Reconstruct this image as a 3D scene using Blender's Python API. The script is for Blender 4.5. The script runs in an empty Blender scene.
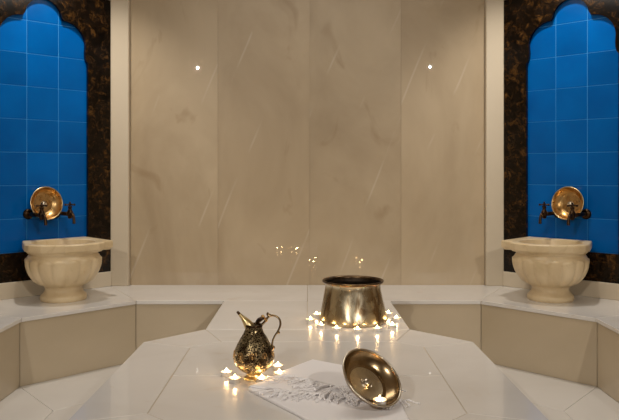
import bpy, bmesh, math, random
from mathutils import Vector, Matrix
random.seed(7)
PI = math.pi
S = bpy.context.scene
C = S.collection
HB = .33            # bench and platform top above the floor
CZ = 1.03           # eye height
F = 710.0           # focal length in pixels

# ------------------------------------------------------------------ materials
def nt(name):
    m = bpy.data.materials.new(name); m.use_nodes = True
    t = m.node_tree; b = t.nodes['Principled BSDF']
    return m, t, b
def N(t, kind, **kw):
    n = t.nodes.new(kind)
    for k, v in kw.items():
        if k in n.inputs: n.inputs[k].default_value = v
        else: setattr(n, k, v)
    return n
def ramp(t, fac, stops):
    r = t.nodes.new('ShaderNodeValToRGB'); e = r.color_ramp.elements
    while len(e) < len(stops): e.new(.5)
    for el, (p, c) in zip(e, stops):
        el.position = p; el.color = (c[0], c[1], c[2], 1)
    t.links.new(fac, r.inputs[0]); return r.outputs[0]
def coords(t, island=True, stretch=(1, 1, 1)):
    tc = t.nodes.new('ShaderNodeTexCoord'); mp = t.nodes.new('ShaderNodeMapping')
    mp.inputs['Scale'].default_value = stretch
    t.links.new(tc.outputs['Object'], mp.inputs['Vector'])
    if not island: return mp.outputs[0], None
    g = t.nodes.new('ShaderNodeNewGeometry')
    mu = N(t, 'ShaderNodeMath', operation='MULTIPLY'); mu.inputs[1].default_value = 37.0
    t.links.new(g.outputs['Random Per Island'], mu.inputs[0])
    ad = t.nodes.new('ShaderNodeVectorMath'); ad.operation = 'ADD'
    t.links.new(mp.outputs[0], ad.inputs[0]); t.links.new(mu.outputs[0], ad.inputs[1])
    return ad.outputs[0], g.outputs['Random Per Island']
def mixc(t, fac, a, b, blend='MIX'):
    m = t.nodes.new('ShaderNodeMix'); m.data_type = 'RGBA'; m.blend_type = blend
    for sock, v in ((m.inputs[0], fac), (m.inputs[6], a), (m.inputs[7], b)):
        if hasattr(v, 'is_output'): t.links.new(v, sock)
        elif isinstance(v, (int, float)): sock.default_value = v
        else: sock.default_value = (*v, 1)
    return m.outputs[2]
def bump(t, b, h, strength, dist=.002):
    n = t.nodes.new('ShaderNodeBump'); n.inputs['Strength'].default_value = strength
    n.inputs['Distance'].default_value = dist
    t.links.new(h, n.inputs['Height']); t.links.new(n.outputs[0], b.inputs['Normal'])
def marble(name, lo, hi, scale=1.2, rough=.3, coat=.25, tint=None, stretch=(1, 1, 1), island=True, vein=0, veinc=(1, .95, .85), varia=.06):
    m, t, b = nt(name); v, rnd = coords(t, island, stretch)
    n = N(t, 'ShaderNodeTexNoise', Scale=scale, Detail=5.0, Roughness=.55, Distortion=.6)
    t.links.new(v, n.inputs['Vector'])
    col = ramp(t, n.outputs['Fac'], [(.3, lo), (.5, [(a + c) / 2 for a, c in zip(lo, hi)]), (.72, hi)])
    if tint:
        n2 = N(t, 'ShaderNodeTexNoise', Scale=scale * 2.7, Detail=3.0, Roughness=.6, Distortion=1.2)
        t.links.new(v, n2.inputs['Vector'])
        f = ramp(t, n2.outputs['Fac'], [(.62, (0, 0, 0)), (.76, (.55, .55, .55))])
        col = mixc(t, f, col, tint)
    if vein:
        mp = t.nodes.new('ShaderNodeMapping'); mp.inputs['Rotation'].default_value = (0, math.radians(-35), 0)
        t.links.new(v, mp.inputs['Vector'])
        w = N(t, 'ShaderNodeTexWave', Scale=1.1, Distortion=1.2, Detail=2.0)
        w.inputs['Detail Scale'].default_value = .8
        t.links.new(mp.outputs[0], w.inputs['Vector'])
        f = ramp(t, w.outputs['Fac'], [(.992, (0, 0, 0)), (1.0, (vein, vein, vein))])
        n3 = N(t, 'ShaderNodeTexNoise', Scale=3.0); t.links.new(v, n3.inputs['Vector'])
        f2 = ramp(t, n3.outputs['Fac'], [(.5, (0, 0, 0)), (.62, (1, 1, 1))])
        col = mixc(t, mixc(t, 1.0, f, f2, 'MULTIPLY'), col, veinc)
    if rnd is not None:
        col = mixc(t, 1.0, col, ramp(t, rnd, [(0, (1 - varia,) * 3), (1, (1, 1, 1))]), 'MULTIPLY')
    t.links.new(col, b.inputs['Base Color'])
    b.inputs['Roughness'].default_value = rough
    b.inputs['Coat Weight'].default_value = coat; b.inputs['Coat Roughness'].default_value = .008 if coat > .9 else .03
    return m
def plain(name, c, rough=.5, metal=0, coat=0):
    m, t, b = nt(name)
    b.inputs['Base Color'].default_value = (*c, 1); b.inputs['Roughness'].default_value = rough
    b.inputs['Metallic'].default_value = metal; b.inputs['Coat Weight'].default_value = coat
    return m
def metal(name, lo, hi, scale=14, r0=.18, r1=.4, bumpk=.15, bscale=60, patina=None, metallic=1.0, stretch=(1, 1, 1)):
    m, t, b = nt(name); v, _ = coords(t, False, stretch)
    n = N(t, 'ShaderNodeTexNoise', Scale=scale, Detail=6.0, Roughness=.6, Distortion=.4)
    t.links.new(v, n.inputs['Vector'])
    col = ramp(t, n.outputs['Fac'], [(.32, lo), (.62, hi)])
    if patina:
        n2 = N(t, 'ShaderNodeTexNoise', Scale=scale * .8, Detail=4.0, Distortion=1.5)
        t.links.new(v, n2.inputs['Vector'])
        col = mixc(t, ramp(t, n2.outputs['Fac'], [(.49, (0, 0, 0)), (.62, (.9,) * 3)]), col, patina)
    t.links.new(col, b.inputs['Base Color'])
    rr = t.nodes.new('ShaderNodeMapRange'); rr.inputs[3].default_value = r0; rr.inputs[4].default_value = r1
    t.links.new(n.outputs['Fac'], rr.inputs[0]); t.links.new(rr.outputs[0], b.inputs['Roughness'])
    b.inputs['Metallic'].default_value = metallic
    nb = N(t, 'ShaderNodeTexNoise', Scale=bscale, Detail=2.0); t.links.new(v, nb.inputs['Vector'])
    bump(t, b, nb.outputs['Fac'], bumpk, .001)
    return m
def chased(name):   # pierced and chased metal of the ewer: bright raised tracery on a dark ground
    m, t, b = nt(name); v, _ = coords(t, False)
    d = N(t, 'ShaderNodeTexNoise', Scale=60.0, Detail=2.0); t.links.new(v, d.inputs['Vector'])
    w = t.nodes.new('ShaderNodeVectorMath'); w.operation = 'MULTIPLY_ADD'; w.inputs[1].default_value = (.02,) * 3
    t.links.new(d.outputs['Color'], w.inputs[0]); t.links.new(v, w.inputs[2])
    vo = N(t, 'ShaderNodeTexVoronoi', feature='DISTANCE_TO_EDGE', Scale=150.0); t.links.new(w.outputs[0], vo.inputs['Vector'])
    f = ramp(t, vo.outputs['Distance'], [(.05, (1, 1, 1)), (.16, (0, 0, 0))])
    big = N(t, 'ShaderNodeTexNoise', Scale=28.0, Detail=2.0); t.links.new(v, big.inputs['Vector'])
    g = ramp(t, big.outputs['Fac'], [(.38, (.10, .06, .022)), (.62, (.66, .52, .28))])
    col = mixc(t, f, (.018, .011, .006), g)
    t.links.new(col, b.inputs['Base Color']); b.inputs['Metallic'].default_value = .95
    b.inputs['Roughness'].default_value = .28
    bump(t, b, f, .9, .0025)
    return m
def radial(name):   # engraved inside of the bowl: fine rays round the boss and rings up the side
    m, t, b = nt(name); v, _ = coords(t, False)
    s = t.nodes.new('ShaderNodeSeparateXYZ'); t.links.new(v, s.inputs[0])
    a = N(t, 'ShaderNodeMath', operation='ARCTAN2'); t.links.new(s.outputs[1], a.inputs[0]); t.links.new(s.outputs[0], a.inputs[1])
    k = N(t, 'ShaderNodeMath', operation='MULTIPLY'); k.inputs[1].default_value = 60; t.links.new(a.outputs[0], k.inputs[0])
    sn = N(t, 'ShaderNodeMath', operation='SINE'); t.links.new(k.outputs[0], sn.inputs[0])
    vo = N(t, 'ShaderNodeTexNoise', Scale=60.0, Detail=3.0); t.links.new(v, vo.inputs['Vector'])
    su = N(t, 'ShaderNodeMath', operation='MULTIPLY_ADD'); su.inputs[1].default_value = .5
    t.links.new(sn.outputs[0], su.inputs[0]); t.links.new(vo.outputs['Fac'], su.inputs[2])
    col = ramp(t, su.outputs[0], [(.0, (.50, .41, .27)), (1.0, (.80, .70, .50))])
    t.links.new(col, b.inputs['Base Color']); b.inputs['Metallic'].default_value = 1
    b.inputs['Roughness'].default_value = .3
    bump(t, b, su.outputs[0], .25, .0008)
    return m
def emit(name, c, k):
    m = bpy.data.materials.new(name); m.use_nodes = True; t = m.node_tree; t.nodes.clear()
    e = t.nodes.new('ShaderNodeEmission'); e.inputs[0].default_value = (*c, 1); e.inputs[1].default_value = k
    o = t.nodes.new('ShaderNodeOutputMaterial'); t.links.new(e.outputs[0], o.inputs[0]); return m

M = {}
M['wall'] = marble('beige wall marble', (.37, .275, .165), (.56, .445, .295), 1.3, .42, 1.0, tint=(.30, .20, .10), stretch=(1.2, 1, .7), vein=.12, varia=.16)
M['post'] = marble('cream post marble', (.60, .51, .38), (.68, .59, .45), 1.5, .3, .3, stretch=(1, 1, .5))
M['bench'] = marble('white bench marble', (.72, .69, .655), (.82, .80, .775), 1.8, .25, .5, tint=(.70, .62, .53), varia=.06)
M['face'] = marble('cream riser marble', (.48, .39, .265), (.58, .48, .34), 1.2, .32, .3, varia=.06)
M['floor'] = marble('white floor marble', (.64, .615, .58), (.73, .71, .68), 1.6, .3, .3, varia=.05)
M['grout'] = plain('stone joint', (.46, .39, .29), .7)
M['basin'] = marble('carved basin marble', (.58, .44, .25), (.80, .65, .42), 5.0, .38, .15, tint=(.50, .36, .18), island=False)
M['tilegrout'] = plain('pale blue grout', (.03, .27, .62), .6)
m, t, b = nt('blue glazed tile')
v, rnd = coords(t, True)
n = N(t, 'ShaderNodeTexNoise', Scale=4.0, Detail=3.0); t.links.new(v, n.inputs['Vector'])
col = ramp(t, n.outputs['Fac'], [(.3, (.0, .092, .36)), (.7, (.0, .125, .46))])
col = mixc(t, 1.0, col, ramp(t, rnd, [(0, (.78,) * 3), (1, (1, 1, 1))]), 'MULTIPLY')
t.links.new(col, b.inputs['Base Color']); b.inputs['Roughness'].default_value = .14; b.inputs['Specular IOR Level'].default_value = .2
bump(t, b, n.outputs['Fac'], .12, .004)
M['tile'] = m
# dark brown marble with rusty veins
m, t, b = nt('dark brown veined marble')
v, _ = coords(t, False)
n = N(t, 'ShaderNodeTexNoise', Scale=24.0, Detail=9.0, Roughness=.75, Distortion=.5); t.links.new(v, n.inputs['Vector'])
vo = N(t, 'ShaderNodeTexNoise', Scale=5.0, Detail=6.0, Roughness=.7, Distortion=2.6); t.links.new(v, vo.inputs['Vector'])
c1 = ramp(t, n.outputs['Fac'], [(.40, (.004, .003, .0025)), (.53, (.018, .009, .004)), (.62, (.09, .040, .010)), (.76, (.24, .13, .04))])
c2 = ramp(t, vo.outputs['Fac'], [(.35, (.12, .12, .12)), (.6, (1.0, 1.0, 1.0))])
t.links.new(mixc(t, 1.0, c1, c2, 'MULTIPLY'), b.inputs['Base Color'])
b.inputs['Roughness'].default_value = .12; b.inputs['Specular IOR Level'].default_value = .3
M['dark'] = m
M['pot'] = metal('tinned copper', (.34, .28, .18), (.64, .57, .42), 11, .18, .36, .12, 30, patina=(.22, .14, .07), stretch=(1.6, 1.6, .7))
M['potrim'] = metal('dark copper', (.05, .03, .018), (.17, .11, .06), 20, .25, .45)
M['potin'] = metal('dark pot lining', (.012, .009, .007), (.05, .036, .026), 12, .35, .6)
M['brass'] = metal('aged brass', (.50, .27, .08), (.76, .50, .22), 25, .2, .36, .1)
M['palebrass'] = metal('pale brass', (.60, .45, .20), (.80, .64, .34), 25, .22, .4, .1)
M['bowl'] = metal('old bronze bowl', (.22, .14, .065), (.44, .32, .18), 18, .16, .30, .12)
M['bronze'] = metal('dark bronze', (.016, .010, .007), (.075, .042, .022), 40, .22, .4, .2)
M['silver'] = plain('worn silvery metal', (.62, .55, .44), .3, 1)
M['radial'] = radial('engraved bowl')
M['chased'] = chased('chased metal')
M['cup'] = plain('tealight aluminium', (.85, .83, .80), .3, .8)
m, t, b = nt('candle wax')
b.inputs['Base Color'].default_value = (.95, .88, .74, 1); b.inputs['Roughness'].default_value = .4
b.inputs['Subsurface Weight'].default_value = .5; b.inputs['Subsurface Radius'].default_value = (.02, .01, .006)
b.inputs['Subsurface Scale'].default_value = .4
M['wax'] = m
M['wick'] = plain('wick', (.02, .015, .01), .9)
M['flame'] = emit('candle flame', (1.0, .70, .32), 50)
M['lens'] = emit('lamp lens', (1.0, .90, .75), 15)
M['fillglow'] = emit('fill_diffuser', (1.0, .93, .83), .6)  # glow of the added fill light at the ceiling
M['steel'] = plain('brushed steel', (.6, .58, .55), .35, 1)
M['plaster'] = plain('warm plaster', (.52, .43, .32), .85)
m, t, b = nt('white woven cotton')
v, _ = coords(t, False)
n = N(t, 'ShaderNodeTexNoise', Scale=260.0, Detail=2.0); t.links.new(v, n.inputs['Vector'])
b.inputs['Base Color'].default_value = (.90, .87, .87, 1); b.inputs['Roughness'].default_value = .9
b.inputs['Sheen Weight'].default_value = .2
bump(t, b, n.outputs['Fac'], .3, .001)
M['cotton'] = m

# ------------------------------------------------------------------ helpers
def link(name, me, mat, parent=None, smooth=False, loc=None):
    if smooth:
        for p in me.polygons: p.use_smooth = True
    o = bpy.data.objects.new(name, me); C.objects.link(o)
    if mat is not None: me.materials.append(mat)
    if parent: o.parent = parent
    if loc: o.location = loc
    return o
def obj(name, bm, mat, parent=None, smooth=False):
    bmesh.ops.recalc_face_normals(bm, faces=bm.faces)
    me = bpy.data.meshes.new(name); bm.to_mesh(me); bm.free()
    return link(name, me, mat, parent, smooth)
def thing(name, label, cat, loc=(0, 0, 0), group=None):
    o = bpy.data.objects.new(name, None); C.objects.link(o); o.location = loc
    o.empty_display_size = .05
    o['label'] = label; o['category'] = cat
    if group: o['group'] = group
    return o
def struct(name, bm, mat):
    o = obj(name, bm, mat); o['kind'] = 'structure'; return o
def box(bm, x0, x1, y0, y1, z0, z1, mtx=None):
    vs = [bm.verts.new((x, y, z)) for z in (z0, z1) for y in (y0, y1) for x in (x0, x1)]
    for f in ((0, 1, 3, 2), (4, 6, 7, 5), (0, 4, 5, 1), (2, 3, 7, 6), (0, 2, 6, 4), (1, 5, 7, 3)):
        bm.faces.new([vs[i] for i in f])
    if mtx: bmesh.ops.transform(bm, matrix=mtx, verts=vs)
    return vs
def inset_poly(pts, g):
    a = sum(pts[i][0] * pts[(i + 1) % len(pts)][1] - pts[(i + 1) % len(pts)][0] * pts[i][1] for i in range(len(pts)))
    if a < 0: pts = pts[::-1]
    n = len(pts); out = []
    for i in range(n):
        p0, p1, p2 = Vector(pts[i - 1]), Vector(pts[i]), Vector(pts[(i + 1) % n])
        d1 = (p1 - p0).normalized(); d2 = (p2 - p1).normalized()
        n1 = Vector((-d1.y, d1.x)); n2 = Vector((-d2.y, d2.x))
        k = n1 + n2; out.append(p1 + k * (g / max(.3, k.dot(n1))))
    return out
def slab(bm, pts, z0, z1, gap=.0014, bev=.0008):
    base = inset_poly(pts, gap); top = inset_poly(pts, gap + bev)
    rings = [[bm.verts.new((p.x, p.y, z)) for p in ring] for ring, z in ((base, z0), (base, z1 - bev), (top, z1))]
    n = len(pts)
    for a, b_ in zip(rings, rings[1:]):
        for i in range(n): bm.faces.new((a[i], a[(i + 1) % n], b_[(i + 1) % n], b_[i]))
    bm.faces.new(rings[0][::-1]); bm.faces.new(rings[-1])
def lathe(bm, prof, seg=64, fn=None, close=False, center=(0, 0)):
    rings = []
    for j, (r, z) in enumerate(prof):
        if r < 1e-6:
            rings.append([bm.verts.new((center[0], center[1], z))]); continue
        ring = []
        for i in range(seg):
            a = 2 * PI * i / seg; rr = r * (fn(a, j, z) if fn else 1)
            ring.append(bm.verts.new((center[0] + rr * math.cos(a), center[1] + rr * math.sin(a), z)))
        rings.append(ring)
    for a, b_ in zip(rings, rings[1:]):
        for i in range(seg):
            k = (i + 1) % seg
            if len(a) == 1 and len(b_) == 1: continue
            if len(a) == 1: bm.faces.new((a[0], b_[k], b_[i]))
            elif len(b_) == 1: bm.faces.new((a[i], a[k], b_[0]))
            else: bm.faces.new((a[i], a[k], b_[k], b_[i]))
    return rings
def smoothprof(pts, k=6):
    out = []
    n = len(pts)
    for i in range(n - 1):
        p = [Vector(pts[max(0, min(n - 1, i + d))]) for d in (-1, 0, 1, 2)]
        for j in range(k):
            u = j / k
            q = .5 * ((2 * p[1]) + (-p[0] + p[2]) * u + (2 * p[0] - 5 * p[1] + 4 * p[2] - p[3]) * u * u + (-p[0] + 3 * p[1] - 3 * p[2] + p[3]) * u ** 3)
            out.append(tuple(q))
    out.append(tuple(pts[-1])); return out
def tube(bm, path, radii, seg=12, k=4, flat=1.0):
    if not hasattr(radii, '__len__'): radii = [radii] * len(path)
    pr = [(*p, r) for p, r in zip(path, radii)]
    pts = []
    n = len(pr)
    for i in range(n - 1):
        p = [Vector(pr[max(0, min(n - 1, i + d))]) for d in (-1, 0, 1, 2)]
        for j in range(k):
            u = j / k
            pts.append(.5 * ((2 * p[1]) + (-p[0] + p[2]) * u + (2 * p[0] - 5 * p[1] + 4 * p[2] - p[3]) * u * u + (-p[0] + 3 * p[1] - 3 * p[2] + p[3]) * u ** 3))
    pts.append(Vector(pr[-1]))
    P = [Vector(p[:3]) for p in pts]; R = [p[3] for p in pts]
    up = None; rings = []
    for i, p in enumerate(P):
        d = (P[min(i + 1, len(P) - 1)] - P[max(i - 1, 0)]).normalized()
        if up is None: up = d.orthogonal().normalized()
        up = (up - d * up.dot(d)).normalized(); s = d.cross(up)
        rings.append([bm.verts.new(p + (up * math.cos(2 * PI * q / seg) + s * math.sin(2 * PI * q / seg) * flat) * R[i]) for q in range(seg)])
    for a, b_ in zip(rings, rings[1:]):
        for q in range(seg): bm.faces.new((a[q], a[(q + 1) % seg], b_[(q + 1) % seg], b_[q]))
    bm.faces.new(rings[0][::-1]); bm.faces.new(rings[-1])
def ball(bm, c, r, sc=(1, 1, 1), u=12, v=8):
    bmesh.ops.create_uvsphere(bm, u_segments=u, v_segments=v, radius=r,
        matrix=Matrix.Translation(c) @ Matrix.Diagonal((*sc, 1)))
def dup(root, mtx, label=None, group=None):
    r = root.copy(); C.objects.link(r); r.matrix_world = mtx
    if label: r['label'] = label
    if group: r['group'] = group
    for ch in list(root.children):
        c = ch.copy(); C.objects.link(c); c.parent = r
        for g in list(ch.children):
            d = g.copy(); C.objects.link(d); d.parent = c
    return r
def at(px, py, z=HB):
    Y = F * (CZ - z) / (py - 172.0); return ((px - 308.5) / F * Y, Y)

# ------------------------------------------------------------------ floor
fl = bmesh.new()
for s in (-1, 1):
    for poly in ([(1.384, -2.4), (1.384, 3.404), (1.10, 3.06), (1.10, .2), (1.10, -2.4)],
                 [(1.384, 3.404), (.94, 3.868), (.815, 3.345), (1.10, 3.06)],
                 [(.94, 3.868), (.459, 3.868), (.459, 3.345), (.815, 3.345)],
                 [(1.10, 1.4), (1.10, 3.06), (.815, 3.345), (.46, 3.345), (.46, 1.4)],
                 [(1.10, -2.4), (1.10, 1.4), (.0, 1.4), (.0, -2.4)]):
        slab(fl, [(s * x, y) for x, y in poly], -.02, 0, .0014)
box(fl, -2.2, 2.2, -2.6, 4.8, -.06, -.0035)
struct('floor', fl, M['floor'])

# ------------------------------------------------------------------ bench round the room
bench = thing('marble_bench', 'long white marble bench running round the walls, carrying both carved basins', 'bench')
bt = bmesh.new()
for poly in ([(-1.216, 4.36), (-1.105, 4.40), (-.006, 4.40), (-.006, 3.858), (-.936, 3.858)],
             [(1.2, 4.36), (1.092, 4.40), (-.006, 4.40), (-.006, 3.858), (.936, 3.858)]):
    slab(bt, poly, HB - .02, HB)
for s in (-1, 1):
    slab(bt, [(-1.216 if s < 0 else 1.2, 4.36), (s * .936, 3.858), (s * 1.374, 3.40), (s * 1.92, 3.656)], HB - .02, HB)
    slab(bt, [(s * 1.374, 3.40), (s * 1.92, 3.656), (s * 1.92, .9), (s * 1.374, .9)], HB - .02, HB)
    slab(bt, [(s * 1.374, .9), (s * 1.92, .9), (s * 1.92, -2.395), (s * 1.374, -2.395)], HB - .02, HB)
o = obj('seat_top', bt, M['bench'], bench)
bv = o.modifiers.new('bevel', 'BEVEL'); bv.width = .004; bv.segments = 3; bv.limit_method = 'ANGLE'; bv.angle_limit = math.radians(60)
def riser(bm, a, b_, z0=0, z1=HB - .0205, th=.03):
    a, b_ = Vector(a), Vector(b_); d = (b_ - a).normalized(); n = Vector((-d.y, d.x))
    a2, b2 = a + d * .0012, b_ - d * .0012
    slab(bm, [a2, b2, b2 + n * th, a2 + n * th], z0, z1, .0004, .0006)
pts = [(-1.384, -2.395), (-1.384, .9), (-1.384, 3.404), (-.94, 3.868), (-.46, 3.868)]
for s in (-1, 1):
    rs = bmesh.new()
    for a, b_ in zip(pts, pts[1:]):
        if s < 0: riser(rs, a, b_)
        else: riser(rs, (-b_[0], b_[1]), (-a[0], a[1]))
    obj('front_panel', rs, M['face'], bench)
for q in (-1, 1):
    co = bmesh.new()
    for z0, z1, g in ((0, HB - .0205, .03), (HB - .0205, HB - .0012, .004)):
        slab(co, [(q * (1.92 - g * .2), -2.39), (q * (1.378 + g), -2.39), (q * (1.378 + g), 3.405 + g * .5), (q * (.937 + g * .4), 3.862 + g), (-.006 + q * .0002, 3.862 + g), (-.006 + q * .0002, 4.38), (q * 1.08, 4.38), (q * 1.2, 4.34), (q * (1.92 - g * .2), 3.62)], z0, z1, 0, .0004)
    obj('core', co, M['grout'], bench)

# ------------------------------------------------------------------ central platform and its bridge
plat = thing('marble_platform', 'low white marble platform in the middle of the floor, joined to the bench behind', 'platform')
O8 = [(-.68, 1.98), (-.68, 2.92), (-.459, 3.16), (.452, 3.16), (.68, 2.925), (.68, 1.98), (.459, 1.74), (-.459, 1.74)]
I8 = [(-.467, 2.06), (-.472, 2.83), (-.361, 2.93), (.361, 2.93), (.46, 2.84), (.46, 2.06), (.36, 1.96), (-.36, 1.96)]
pt = bmesh.new()
for i in range(8):
    k = (i + 1) % 8; slab(pt, [O8[i], O8[k], I8[k], I8[i]], HB - .02, HB, .0016)
slab(pt, [I8[0], (-.4685, 2.443), (.46, 2.443), I8[5], I8[6], I8[7]], HB - .02, HB, .0016)
slab(pt, [(-.4685, 2.443), I8[1], I8[2], I8[3], I8[4], (.46, 2.443)], HB - .02, HB, .0016)
obj('platform_top', pt, M['bench'], plat)
bp = bmesh.new()
slab(bp, [(-.459, 3.16), (-.006, 3.16), (-.006, 3.858), (-.459, 3.858)], HB - .02, HB, .0016)
slab(bp, [(.452, 3.16), (-.006, 3.16), (-.006, 3.858), (.445, 3.858)], HB - .02, HB, .0016)
obj('bridge_top', bp, M['bench'], plat)
pc = bmesh.new(); slab(pc, [(x * .985, 2.45 + (y - 2.45) * .985) for x, y in O8], 0, HB - .0205, 0, .001)
slab(pc, [(-.445, 3.10), (.438, 3.10), (.438, 3.85), (-.445, 3.85)], 0, HB - .0205, 0, .001)
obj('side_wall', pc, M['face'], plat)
pg = bmesh.new(); slab(pg, [(x * .995, 2.45 + (y - 2.45) * .995) for x, y in O8], HB - .0203, HB - .0012, 0, .0004)
slab(pg, [(-.455, 3.14), (.446, 3.14), (.440, 3.853), (-.455, 3.853)], HB - .0203, HB - .0012, 0, .0004)
obj('joint_bed', pg, M['grout'], plat)

# ------------------------------------------------------------------ walls
wb = bmesh.new()
xs = [-1.105, -.561, .006, .573, 1.092]
for a, b_ in zip(xs, xs[1:]):
    vs = []
    g = .0012
    box(wb, a + g, b_ - g, 4.40, 4.43, HB - .02, 2.62)
box(wb, -1.3, 1.3, 4.4025, 4.5, .1, 2.62)
struct('wall_back', wb, M['wall'])
tr = {}
for s, side in ((-1, 'left'), (1, 'right')):
    bm = bmesh.new()
    x0, x1 = (-1.216, -1.105) if s < 0 else (1.092, 1.2)
    box(bm, x0, x1, 4.36, 4.46, HB, 2.62)
    o = struct('trim_1' if s < 0 else 'trim_2', bm, M['post'])
    o.modifiers.new('b', 'BEVEL').width = .003

def W(s, a, b_, z):          # point on a diagonal wall: a along it (towards the back), b out of it
    return Vector((s * ((1.527 if s < 0 else 1.511) - .7071 * (a + b_)), 4.053 + .7071 * (a - b_), z))
def wbox(bm, s, a0, a1, b0, b1, z0, z1):
    vs = [bm.verts.new(W(s, a, b_, z)) for z in (z0, z1) for b_ in (b0, b1) for a in (a0, a1)]
    for f in ((0, 1, 3, 2), (4, 6, 7, 5), (0, 4, 5, 1), (2, 3, 7, 6), (0, 2, 6, 4), (1, 5, 7, 3)):
        bm.faces.new([vs[i] for i in f])
# arch outline (half), then mirrored
half = [(.272, CZ - .45), (.272, CZ + .635)]
for i in range(5):
    u = i / 4; half.append((.272 - .018 * math.sin(u * PI / 2) , CZ + .65 + .06 * u - .012 * math.sin(u * PI)))
for i in range(1, 13):
    an = math.radians(-18 + 108 * i / 12)
    half.append((.120 + .137 * math.cos(an), CZ + .752 + .132 * math.sin(an)))
for i in range(0, 13):
    an = math.radians(8 + 82 * i / 12)
    half.append((.110 * math.cos(an), CZ + .884 + .110 * math.sin(an)))
arch = half + [(-a, z) for a, z in reversed(half[:-1])]
arch = [(a + .018, z) for a, z in arch]
TOP = CZ + 1.055
for s, side in ((-1, 'left'), (1, 'right')):
    # dark marble facing with the scalloped opening cut out
    bm = bmesh.new()
    outer = [(-.556, HB + .06), (.439, HB + .06), (.439, TOP), (-.556, TOP)]
    vo = [bm.verts.new(W(s, a, 0, z)) for a, z in outer]
    vi = [bm.verts.new(W(s, a, 0, z)) for a, z in arch]
    es = [bm.edges.new((vo[i], vo[(i + 1) % 4])) for i in range(4)]
    es += [bm.edges.new((vi[i], vi[(i + 1) % len(vi)])) for i in range(len(vi))]
    bmesh.ops.triangle_fill(bm, use_beauty=True, use_dissolve=False, edges=es)
    r = bmesh.ops.extrude_face_region(bm, geom=list(bm.faces))
    d = W(s, 0, -.020, 0) - W(s, 0, 0, 0)
    bmesh.ops.translate(bm, vec=d, verts=[v for v in r['geom'] if isinstance(v, bmesh.types.BMVert)])
    w = struct('wall_diagonal_' + side, bm, M['dark'])
    bm = bmesh.new()
    cols = [-.2805 + .021, -.0935 + .021, .0935 + .021, .2805 + .021]
    rows = [CZ - .45 + .187 * k for k in range(9)]
    for a0, a1 in zip(cols, cols[1:]):
        for z0, z1 in zip(rows, rows[1:]):
            wbox(bm, s, a0 + .0014, a1 - .0014, -.045, -.0212, z0 + .0014, min(z1 - .0014, TOP))
    o = obj('blue_tiles', bm, M['tile'], w); o['kind'] = 'structure'
    o.modifiers.new('b', 'BEVEL').width = .0008
    bm = bmesh.new(); wbox(bm, s, -.3, .32, -.05, -.0225, CZ - .47, TOP)
    o = obj('tile_grout', bm, M['tilegrout'], w); o['kind'] = 'structure'
    # cornice above, upstand below, backing
    bm = bmesh.new(); wbox(bm, s, -.556, .439, -.08, .012, TOP, 2.62)
    struct('trim_3' if s < 0 else 'trim_4', bm, M['post'])
    bm = bmesh.new(); wbox(bm, s, -.556, .4385, -.05, .012, HB, HB + .09)
    o = struct('baseboard_' + side, bm, M['post']); o.modifiers.new('b', 'BEVEL').width = .003
    bm = bmesh.new(); x0, x1 = sorted((s * 1.92, s * 2.05)); box(bm, x0, x1, -2.4, 3.66, 0, 2.62)
    struct('wall_' + side, bm, M['wall'])
bm = bmesh.new(); box(bm, -2.05, 2.05, -2.5, -2.4, 0, 2.62); struct('wall_front', bm, M['wall'])
bm = bmesh.new(); box(bm, -2.2, 2.2, -2.6, 4.8, 2.6, 2.7); struct('ceiling', bm, M['plaster'])

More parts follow.
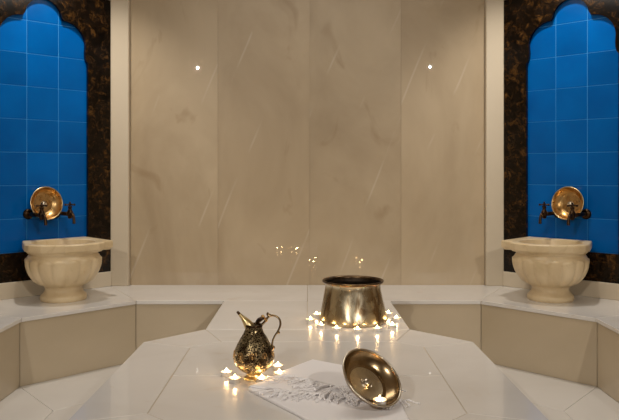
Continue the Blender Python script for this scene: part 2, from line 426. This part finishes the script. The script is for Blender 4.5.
# ------------------------------------------------------------------ carved basins
RIM = [(-.118, .022), (-.187, .21), (-.19, .27), (-.155, .338), (-.06, .42), (.04, .445), (.13, .430), (.18, .395), (.195, .350), (.256, .350), (.262, .022)]
CB = (.022, .235)
def polyr(ang, poly):
    d = Vector((math.cos(ang), math.sin(ang))); o = Vector(CB); best = 1
    n = len(poly)
    for i in range(n):
        p, q = Vector(poly[i]), Vector(poly[(i + 1) % n]); e = q - p
        den = d.x * e.y - d.y * e.x
        if abs(den) < 1e-9: continue
        w = p - o; tt = (w.x * e.y - w.y * e.x) / den; uu = (w.x * d.y - w.y * d.x) / den
        if tt > 0 and -1e-6 <= uu <= 1 + 1e-6: best = min(best, tt)
    return best
for s, side in ((-1, 'left'), (1, 'right')):
    c = W(s, CB[0], CB[1], HB)
    root = thing('wash_basin', 'carved cream marble footed wash basin on the bench below the %s blue arch' % side, 'basin', c, None)
    def T(bm):      # (a, b, z) -> basin local axes
        for v in bm.verts:
            p = W(s, v.co.x + CB[0], v.co.y + CB[1], HB + v.co.z) - c; v.co = p
        return bm
    bm = bmesh.new()
    lathe(bm, [(0, 0)] + smoothprof([(.118, 0), (.123, .010), (.121, .026), (.110, .038), (.100, .052), (.098, .066), (.104, .078), (.108, .086)], 4) + [(0, .084)], 64)
    obj('foot', T(bm), M['basin'], root, True)
    bm = bmesh.new()
    prof = smoothprof([(.098, .080), (.122, .087), (.150, .108), (.174, .142), (.189, .180), (.194, .212), (.193, .230), (.188, .243), (.181, .254), (.184, .268)], 6)
    def gad(a, j, z):
        if j > 55: return 1
        q = abs(math.sin(a * 8)); k = max(0, min(1, (z - .080) / .02)); zt = .236 - .024 * (1 - q) ** 1.5
        w = max(0, min(1, (zt - z) / .007))
        return 1 + k * w * (.058 * q ** .55 - .012)
    inner = smoothprof([(.165, .268), (.168, .22), (.16, .16), (.12, .115), (.05, .10)], 4)
    lathe(bm, [(0, .080)] + prof + inner + [(0, .098)], 176, gad)
    obj('bowl', T(bm), M['basin'], root, True)
    bm = bmesh.new()
    A = sorted(set([math.atan2(q[1] - CB[1], q[0] - CB[0]) for q in RIM] + [-PI + 2 * PI * i / 96 for i in range(96)]))
    R0 = [polyr(a, RIM) for a in A]
    rings = []
    for off, z, rin in ((.016, .266, 0), (.011, .271, 0), (.009, .276, 0), (.0, .278, 0), (0, .310, 0), (.003, .315, 0), (.007, .317, 0), (None, .317, .176), (None, .313, .168), (None, .266, .160)):
        ring = []
        for a, r in zip(A, R0):
            rr = (r - off) if off is not None else min(rin * (1.0 if math.sin(a) > -.2 else 1.0), r - .012)
            ring.append(bm.verts.new((rr * math.cos(a), rr * math.sin(a), z)))
        rings.append(ring)
    rings.append(rings[0])
    for p, q in zip(rings, rings[1:]):
        for i in range(len(A)):
            k = (i + 1) % len(A); bm.faces.new((p[i], p[k], q[k], q[i]))
    obj('rim', T(bm), M['basin'], root)

# ------------------------------------------------------------------ taps and hanging bowls
def frame_m(s, a, b_, z):    # local x = along wall, y = out of wall, z up (may mirror: built per side instead)
    o = W(s, a, b_, z); ex = W(s, a + 1, b_, z) - o; ey = W(s, a, b_ + 1, z) - o
    m = Matrix.Identity(4); m.col[0][:3] = ex; m.col[1][:3] = ey; m.col[3][:3] = o
    return m
PZ = .792
PB = -.021
def bake(bm, s):             # wall-frame vertices -> world axes (handles mirroring without negative scale)
    o = W(s, 0, 0, 0)
    for v in bm.verts: v.co = W(s, v.co.x, v.co.y, v.co.z) - o
    return bm
def disc_y(bm, x, z, prof, seg=24):   # lathe around the out-of-wall axis
    n0 = len(bm.verts); lathe(bm, prof, seg); bm.verts.ensure_lookup_table()
    for v in bm.verts[n0:]: v.co = Vector((x + v.co.x, v.co.z, z - v.co.y))
for s, side in ((-1, 'left'), (1, 'right')):
    for a, which in ((-.066, 0), (.098, 0)):
        pos = 'outer' if a < 0 else 'inner'
        base = W(s, a, 0, 0) 
        t_ = thing('wall_tap', 'dark bronze tap above the %s basin, the one %s the marble post' % (side, 'farther from' if a < 0 else 'nearer'), 'tap', W(s, a, PB, 0) + Vector((0, 0, PZ)), None)
        def loc(bm):         # local coords (x along wall, y out of wall from tile face, z from pipe height)
            for v in bm.verts: v.co = W(s, a + v.co.x, PB + v.co.y, PZ + v.co.z) - W(s, a, PB, PZ)
            return bm
        bm = bmesh.new(); disc_y(bm, 0, 0, [(0, .0005), (.030, .0005), (.030, .006), (.024, .012), (.016, .016), (0, .016)])
        obj('wall_flange', loc(bm), M['bronze'], t_, True)
        bm = bmesh.new(); disc_y(bm, 0, 0, [(0, .014), (.011, .014), (.011, .05), (.011, .166), (0, .166)], 16)
        obj('pipe', loc(bm), M['bronze'], t_, True)
        bm = bmesh.new()
        lathe(bm, smoothprof([(.001, -.026), (.010, -.024), (.013, -.014), (.018, 0), (.017, .012), (.011, .024), (.009, .032), (.012, .038), (.012, .044), (.001, .046)], 3), 20, center=(0, .176))
        obj('valve_body', loc(bm), M['bronze'], t_, True)
        bm = bmesh.new()
        for q in range(4):
            an = q * PI / 2 + .5
            tube(bm, [(0, .176, .052), (.012 * math.cos(an), .176 + .012 * math.sin(an), .053), (.022 * math.cos(an), .176 + .022 * math.sin(an), .053)], [.0045, .004, .0045], 8)
            ball(bm, (.024 * math.cos(an), .176 + .024 * math.sin(an), .053), .0065)
        ball(bm, (0, .176, .054), .010, (1, 1, .9)); ball(bm, (0, .176, .066), .005)
        obj('handle', loc(bm), M['bronze'], t_, True)
        bm = bmesh.new()
        tube(bm, [(0, .180, -.004), (0, .200, .002), (0, .218, -.012), (0, .224, -.034), (0, .225, -.052)], [.010, .009, .008, .008, .009], 12)
        obj('spout', loc(bm), M['bronze'], t_, True)

def bowl_mesh(R, rb, d, th=.0022):
    pr = smoothprof([(rb * .4, 0), (rb * .85, 0), (rb, .0015), (rb + (R - rb) * .36, d * .2), (rb + (R - rb) * .75, d * .55), (R * .992, d * .90), (R, d)], 5)
    bm = bmesh.new(); lathe(bm, [(0, 0)] + pr + [(R + .0028, d + .0004), (R + .003, d + .0022), (R, d + .0030), (R - th, d + .001)], 72)
    return bm, pr
def bowl(name, label, R, rb, d, mtx, group=None, inner='radial', rimmat='brass'):
    root = thing(name, label, 'bowl'); root.matrix_world = mtx
    bm, pr = bowl_mesh(R, rb, d); obj('shell', bm, M['bowl'], root, True)
    bm = bmesh.new()
    th = .0022
    inn = [(max(r - th, .001), z + (th if r < rb * 1.02 else th * .5)) for r, z in pr]
    inn2 = [(r, z) for r, z in inn if z < d * .99]
    lathe(bm, [(0, th)] + inn2 + [(R - th * 1.2, d)], 72)
    lo_ = obj('lining', bm, M['bowl' if inner == 'radial' else inner], root, True)
    if inner == 'radial':
        bm = bmesh.new(); lathe(bm, [(0, th + .0002), (rb * .93, th + .0002), (rb * .95, th + .0012), (rb * .97, th + .0002)], 72)
        obj('engraved_disc', bm, M['radial'], lo_, True)
    bm = bmesh.new()
    k = R / .1
    lathe(bm, [(0, th + .0003)] + smoothprof([(.020 * k, th + .0003), (.0185 * k, th + .002 * k), (.016 * k, th + .001 * k), (.0140 * k, th + .001 * k), (.0142 * k, th + .005 * k), (.0115 * k, th + .010 * k), (.006 * k, th + .013 * k)], 4) + [(0, th + .0138 * k)], 32)
    obj('boss', bm, M['silver'], root, True)
    bm = bmesh.new()
    rings = []
    for i in range(8):
        an = 2 * PI * i / 8; rings.append((R + .0005 + .0032 * math.cos(an), d + .0015 + .0028 * math.sin(an)))
    lathe(bm, rings + [rings[0]], 72); bmesh.ops.remove_doubles(bm, verts=bm.verts, dist=1e-6)
    obj('rim', bm, M[rimmat], root, True)
    return root
for s, side in ((-1, 'left'), (1, 'right')):
    nrm = (W(s, 0, 1, 0) - W(s, 0, 0, 0)).normalized()
    tl = math.radians(9)
    ax = (nrm * math.cos(tl) + Vector((0, 0, 1)) * math.sin(tl)).normalized()
    x = Vector((0, 0, 1)).cross(ax).normalized(); y = ax.cross(x)
    o = W(s, .016, PB + .018, .846)
    m_ = Matrix.Identity(4); m_.col[0][:3] = x; m_.col[1][:3] = y; m_.col[2][:3] = ax; m_.col[3][:3] = o
    bowl('hanging_bowl', 'round polished brass bowl resting on the taps above the %s basin' % side, .092, .056, .042, m_, None, inner='brass', rimmat='palebrass')

# ------------------------------------------------------------------ copper pot
px, py_ = .209, 3.34
pot = thing('copper_pot', 'large wide-rimmed copper cauldron ringed with tealights at the back of the platform', 'pot', (px, py_, HB))
bm = bmesh.new()
outer = smoothprof([(.146, 0), (.157, .003), (.161, .012), (.158, .028), (.151, .055), (.143, .090), (.136, .125), (.131, .152), (.130, .168), (.133, .181), (.137, .187)], 5)
def dent(a, j, z): return 1 + .006 * math.sin(3 * a + z * 30) * math.sin(z * 17) + .003 * math.sin(7 * a + z * 40)
lathe(bm, [(0, 0)] + outer, 96, dent)
obj('body', bm, M['pot'], pot, True)
bm = bmesh.new()
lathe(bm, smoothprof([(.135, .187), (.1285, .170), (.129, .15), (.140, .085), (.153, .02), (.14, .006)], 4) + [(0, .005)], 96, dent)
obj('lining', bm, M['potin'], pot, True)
bm = bmesh.new()
lathe(bm, smoothprof([(.1315, .178), (.139, .181), (.1435, .186), (.1445, .190), (.142, .1935), (.137, .192), (.1325, .186), (.1315, .178)], 4), 96)
bmesh.ops.remove_doubles(bm, verts=bm.verts, dist=1e-6)
obj('rim', bm, M['potrim'], pot, True)

# ------------------------------------------------------------------ ewer
ew = thing('metal_ewer', 'chased dark metal ewer with slim spout and curled handle among tealights', 'jug', (-.185, 2.405, HB))
bm = bmesh.new()
lathe(bm, [(0, 0)] + smoothprof([(.033, 0), (.034, .004), (.031, .008), (.025, .013), (.024, .018), (.028, .023)], 4) + [(0, .023)], 48)
obj('foot', bm, M['palebrass'], ew, True)
bm = bmesh.new()
def lobes(a, j, z): return 1 + .012 * math.sin(12 * a) * math.sin(min(1, max(0, (z - .02) / .15)) * PI)
lathe(bm, [(0, .021)] + smoothprof([(.026, .021), (.046, .032), (.062, .050), (.0695, .072), (.067, .090), (.057, .115), (.045, .138), (.035, .155), (.030, .168), (.029, .176)], 6) + [(.0, .176)], 96, lobes)
obj('body', bm, M['chased'], ew, True)
bm = bmesh.new()
lathe(bm, smoothprof([(.0292, .1765), (.0300, .180), (.0285, .184), (.0255, .184), (.0250, .177)], 3), 48)
obj('collar', bm, M['bronze'], ew, True)
bm = bmesh.new()
tube(bm, [(-.008, 0, .165), (-.018, 0, .182), (-.030, 0, .198), (-.041, 0, .210), (-.051, 0, .221)], [.019, .0165, .0115, .0070, .0045], 20, flat=.95)
sp = obj('spout', bm, M['palebrass'], ew, True)
bm = bmesh.new(); tube(bm, [(-.0485, 0, .218), (-.0565, 0, .2275)], [.0050, .0042], 14); obj('spout_tip', bm, M['bronze'], sp, True)
bm = bmesh.new()
mm = Matrix.Translation((.020, 0, .195)) @ Matrix.Rotation(math.radians(-38), 4, 'Y')
n0 = 0
lathe(bm, smoothprof([(.001, .012), (.008, .010), (.017, .005), (.020, 0), (.0195, -.002), (.010, .002), (.001, .003)], 3), 28)
bmesh.ops.transform(bm, matrix=mm, verts=bm.verts)
lid = obj('lid', bm, M['bronze'], ew, True)
bm = bmesh.new(); ball(bm, (.030, 0, .210), .0065); ball(bm, (.036, 0, .204), .005); ball(bm, (.041, 0, .198), .006)
obj('hinge', bm, M['brass'], lid, True)
bm = bmesh.new()
tube(bm, [(.024, 0, .180), (.036, 0, .192), (.046, 0, .206), (.056, 0, .2135), (.072, 0, .2125), (.086, 0, .202), (.090, 0, .184), (.083, 0, .163), (.070, 0, .143), (.063, 0, .124), (.062, 0, .100)],
     [.0045, .004, .004, .004, .0035, .0035, .0035, .0035, .0033, .0033, .004], 10)
ball(bm, (.050, 0, .2165), .0065, (1.2, .8, .8)); ball(bm, (.084, 0, .156), .0048); ball(bm, (.066, 0, .106), .006)
tube(bm, [(.050, 0, .214), (.045, 0, .221), (.050, 0, .224)], [.003, .0028, .0015], 8)
obj('handle', bm, M['bowl'], ew, True)
# raised medallions on the belly
for q in range(5):
    bm = bmesh.new(); an = -PI / 2 + (q - 2) * PI / 5
    ex = Vector((-math.sin(an), math.cos(an), 0)); c0 = Vector((.0675 * math.cos(an), .0675 * math.sin(an), .086))
    pth = [c0 + ex * .008 * math.cos(u) + Vector((0, 0, .015 * math.sin(u))) for u in [k * PI / 6 for k in range(13)]]
    tube(bm, [tuple(p) for p in pth], .0011, 6, 2)
    ball(bm, c0, .0042, (1, 1, 1.7), 8, 6)
    obj('medallion', bm, M['brass'], ew, True)

# ------------------------------------------------------------------ towel
tw = thing('folded_towel', 'folded white cotton towel with knotted fringe under the tilted bowl on the platform', 'towel', (.05, 2.3, HB))
TO = Vector((.05, 2.3))
def wav(x, y): return .0012 * math.sin(9 * x + 13 * y) + .0009 * math.sin(23 * x - 17 * y + 1)
def sheet(name, poly, z0, z1, parent, slope=None):
    bm = bmesh.new()
    P = inset_poly(poly, 0); n = len(P)
    cx = sum((p.x for p in P)) / n; cy = sum((p.y for p in P)) / n
    rows = 14; rings = []
    B = []
    for i in range(n):
        for j in range(10): B.append(P[i].lerp(P[(i + 1) % n], j / 10))
    def ringf(u, z, shr=0):
        out = []
        for p in B:
            q = Vector((cx, cy)).lerp(p, u)
            d = (Vector((cx, cy)) - q); q = q + (d.normalized() * shr if d.length > shr else d * 0)
            out.append(bm.verts.new((q.x - TO.x, q.y - TO.y, z + (wav(q.x, q.y) + .0021 if z > .003 else 0))))
        return out
    h = z1 - z0
    rings = [ringf(1, z0, .001), ringf(1, z0 + h * .3, -.0005), ringf(1, z0 + h * .75, 0), ringf(1, z1, .003)]
    for k in range(rows, 0, -1): rings.append(ringf(k / rows * .97, z1))
    m_ = len(B)
    for a, b_ in zip(rings, rings[1:]):
        for i in range(m_): bm.faces.new((a[i], a[(i + 1) % m_], b_[(i + 1) % m_], b_[i]))
    bm.faces.new(rings[0][::-1]); bm.faces.new(rings[-1])
    return obj(name, bm, M['cotton'], parent, True)
L1 = [(.012, 2.575), (-.193, 2.27), (-.01, 2.0), (.115, 1.80), (.285, 1.90), (.275, 2.2), (.235, 2.43)]
L2 = [(.014, 2.573), (-.190, 2.275), (-.135, 2.262), (-.03, 2.205), (.09, 2.190), (.18, 2.165), (.275, 2.13), (.235, 2.43)]
L3 = [(.014, 2.570), (-.095, 2.42), (-.066, 2.375), (.0, 2.33), (.085, 2.25), (.18, 2.24), (.255, 2.28), (.235, 2.43)]
sheet('lower_fold', L1, .0005, .0062, tw)
sheet('middle_fold', L2, .0068, .0125, tw)
sheet('upper_fold', L3, .0130, .0188, tw)
def fringe(edge, z, ln, step, seed, back=0):
    rnd = random.Random(seed); bm = bmesh.new()
    for (x0, y0), (x1, y1) in zip(edge, edge[1:]):
        d = Vector((x1 - x0, y1 - y0)); L = d.length; d.normalize(); nrm = Vector((d.y, -d.x))
        k = int(L / step)
        for i in range(k):
            p = Vector((x0, y0)) + d * (i + .5) * step + Vector((rnd.uniform(-.003, .003), rnd.uniform(-.002, .002)))
            if back: p -= nrm * .004
            dir_ = (nrm + d * rnd.gauss(-.25, .45)).normalized(); l = ln * rnd.uniform(.6, 1.3)
            side = Vector((-dir_.y, dir_.x)); c1 = rnd.uniform(-.006, .006); c2 = rnd.uniform(-.011, .011)
            zz = [z + .001, z + .003 + rnd.uniform(0, .004), z - .001 + rnd.uniform(0, .006), z - .003 + rnd.uniform(0, .005)]
            q = [p, p + dir_ * l * .35 + side * c1, p + dir_ * l * .7 + side * c2, p + dir_ * l + side * (c1 + c2)]
            path = [(a.x - TO.x, a.y - TO.y, max(.002, h)) for a, h in zip(q, zz)]
            tube(bm, path, [.0020, .0024, .0016, .0026], 6, 3)
            ball(bm, Vector(path[1]), .0034, (1, 1, .9), 7, 5)
    o = obj('fringe', bm, M['cotton'], tw, True); o['kind'] = 'stuff'; return o
fringe([(-.105, 2.246), (-.03, 2.205), (.09, 2.190), (.18, 2.165), (.285, 2.13)], .0145, .07, .0050, 3)
fringe([(-.066, 2.375), (.0, 2.33), (.085, 2.25), (.18, 2.24), (.235, 2.27)], .0205, .085, .0052, 5)
fringe([(.17, 2.165), (.275, 2.13), (.29, 2.15)], .006, .055, .005, 9)

# ------------------------------------------------------------------ bowl lying on the towel
n = Vector((.438, -.487, .69)).normalized()
R_, rb_, d_ = .0965, .064, .034
zt = HB + .0238
cen = Vector((.187, 2.092, zt + .005 + R_ * math.sin(math.acos(n.z))))
yv = (Vector((0, 0, 1)) - n * n.z).normalized(); xv = yv.cross(n)
m_ = Matrix.Identity(4); m_.col[0][:3] = xv; m_.col[1][:3] = yv; m_.col[2][:3] = n; m_.col[3][:3] = cen - n * d_
bowl('metal_bowl', 'bronze bowl with a round centre boss lying tilted on its side on the white towel', R_, rb_, d_, m_, rimmat='silver')

# ------------------------------------------------------------------ tealights
def tealight(label, loc):
    r = thing('tealight', label, 'candle', loc)
    bm = bmesh.new(); lathe(bm, [(0, 0), (.0180, 0), (.0190, .001), (.0190, .0155), (.0196, .0163), (.0188, .0163), (.0184, .0155), (.0184, .002), (0, .002)], 32)
    obj('cup', bm, M['cup'], r, True)
    bm = bmesh.new(); lathe(bm, [(0, .002), (.0182, .002), (.0182, .0125), (.012, .0118), (0, .0116)], 32)
    obj('wax', bm, M['wax'], r, True)
    bm = bmesh.new(); tube(bm, [(0, 0, .0112), (.0004, 0, .015), (.0012, 0, .0185)], [.0008, .0008, .0006], 6)
    obj('wick', bm, M['wick'], r, True)
    bm = bmesh.new(); lathe(bm, [(0, .0165)] + smoothprof([(.0010, .0166), (.0024, .0183), (.0029, .0204), (.0021, .0236), (.0009, .0265)], 3) + [(0, .0280)], 16)
    obj('flame', bm, M['flame'], r, True)
    return r
spots = [(310.4, 322.5, 'tealight farthest left in the ring round the cauldron'),
         (316.5, 317, 'tealight behind the left side of the copper cauldron'),
         (321, 328, 'tealight at the front left foot of the cauldron, second from the left'),
         (336.7, 331.3, 'tealight before the cauldron, left of its middle'),
         (357.6, 332.5, 'tealight in front of the very middle of the cauldron'),
         (377.3, 331.5, 'tealight in front of the cauldron, right of its middle'),
         (392.2, 328, 'tealight at the front right foot of the cauldron'),
         (396.3, 321, 'tealight at the far right end of the ring round the cauldron'),
         (388.5, 316, 'tealight farthest back on the right side of the cauldron'),
         (226.5, 376, 'tealight farthest left of those round the ewer'),
         (234.8, 382.5, 'tealight at the front left of the ewer foot'),
         (261.8, 382.5, 'tealight at the front right of the ewer foot, by the towel corner'),
         (278, 369.5, 'tealight farthest back on the right of the ewer'),
         (279.3, 377, 'tealight on the right of the ewer, just behind the towel edge')]
first = None; lamps = []
for i, (a, b_, lab) in enumerate(spots):
    X, Y = at(a, b_)
    dx, dy = X - px, Y - py_
    if i < 9:
        dd = math.hypot(dx, dy)
        if dd < .183: X, Y = px + dx / dd * .183, py_ + dy / dd * .183
    loc = Vector((X, Y, HB))
    if first is None: first = tealight(lab, loc); first['group'] = 'lit tealights on the platform'; k = first
    else: k = dup(first, Matrix.Translation(loc) @ Matrix.Rotation(i * 1.3, 4, 'Z'), lab)
    lamps.append(loc + Vector((0, 0, .022)))
low = cen - yv * R_
gen = (cen - n * d_ - yv * rb_) - low
mid = low + gen * .42 + xv * (-.021 if xv.x > 0 else .021)
loc = Vector((mid.x, mid.y, zt + .0070))
dup(first, Matrix.Translation(loc), 'tealight burning inside the tilted bronze bowl, near its lower lip')
lamps.append(loc + Vector((0, 0, .022)))
for i, p in enumerate(lamps):
    l = bpy.data.lights.new('candle_light', 'POINT'); l.energy = .22; l.color = (1, .60, .25); l.shadow_soft_size = .005
    o = bpy.data.objects.new('candle_light', l); C.objects.link(o); o.location = p
    l.use_nodes = False

# ------------------------------------------------------------------ lamps in the ceiling, and an added fill light
def downlight(x, y, label, energy, tgt=None, angle=60, blend=.5, size=.02, col=(1, .93, .84), z=2.6, lr=.014):
    r = thing('ceiling_downlight', label, 'downlight', (x, y, z))
    bm = bmesh.new(); lathe(bm, [(lr + .001, 0), (.050, 0), (.048, -.006), (.034, -.008), (lr + .001, -.002), (lr + .001, 0)], 32)
    obj('bezel', bm, M['steel'], r, True)
    bm = bmesh.new(); lathe(bm, [(0, -.001), (lr, -.001), (lr, -.004), (0, -.004)], 24)
    obj('lens', bm, M['lens'], r)
    l = bpy.data.lights.new('spot', 'SPOT'); l.energy = energy; l.color = col; l.spot_size = math.radians(angle)
    l.spot_blend = blend; l.shadow_soft_size = size
    o = bpy.data.objects.new('spot', l); C.objects.link(o); o.location = (x, y, z - .03)
    d = Vector(tgt if tgt else (x, y, 0)) - o.location
    o.rotation_euler = d.to_track_quat('-Z', 'Y').to_euler()
for s, side in ((-1, 'left'), (1, 'right')):
    p = W(s, .03, .40, 0)
    downlight(p.x, p.y, 'ceiling downlight above the %s basin' % side, 62, tgt=(W(s, .02, .20, 0)), angle=98, blend=.9, size=.034)
downlight(-1.64, -1.7, 'ceiling downlight at the rear left corner of the room', 205, (-.1, 2.4, .3), 66, 1, .010)
downlight(1.78, -1.6, 'ceiling downlight at the rear right corner of the room', 205, (.1, 2.4, .3), 66, 1, .010)
pl = thing('fill_light_panel', 'unseen glowing fill panel added at the ceiling over the platform', 'fill light', (0, 3.0, 2.6))  # unseen fixture, added for broad soft fill on the wall and platform
bm = bmesh.new(); box(bm, -.75, .75, -.35, .35, -.012, 0); obj('fill_diffuser', bm, M['fillglow'], pl)
bm = bmesh.new()
for q in ((-.79, .79, -.39, -.35), (-.79, .79, .35, .39), (-.79, -.75, -.35, .35), (.75, .79, -.35, .35)): box(bm, *q, -.03, 0)
obj('frame', bm, M['steel'], pl)
l = bpy.data.lights.new('panel', 'AREA'); l.shape = 'RECTANGLE'; l.size = 1.5; l.size_y = .7; l.energy = 13; l.color = (1, .93, .83)
o = bpy.data.objects.new('panel', l); C.objects.link(o); o.location = (0, 3.0, 2.57)

w = bpy.data.worlds.new('World'); S.world = w; w.use_nodes = True
w.node_tree.nodes['Background'].inputs[0].default_value = (.5, .4, .3, 1); w.node_tree.nodes['Background'].inputs[1].default_value = .02

# ------------------------------------------------------------------ camera
cd = bpy.data.cameras.new('camera'); cam = bpy.data.objects.new('camera', cd); C.objects.link(cam)
cam.location = (0, 0, CZ); cam.rotation_euler = (PI / 2, 0, 0)
cd.sensor_width = 36; cd.lens = F / 619 * 36
cd.shift_x = 1.0 / 619; cd.shift_y = -38.0 / 619; cd.clip_start = .02
S.camera = cam
S.view_settings.view_transform = 'Standard'; S.view_settings.look = 'None'; S.view_settings.gamma = 1
S.view_settings.use_curve_mapping = False; S.view_settings.exposure = 0.08
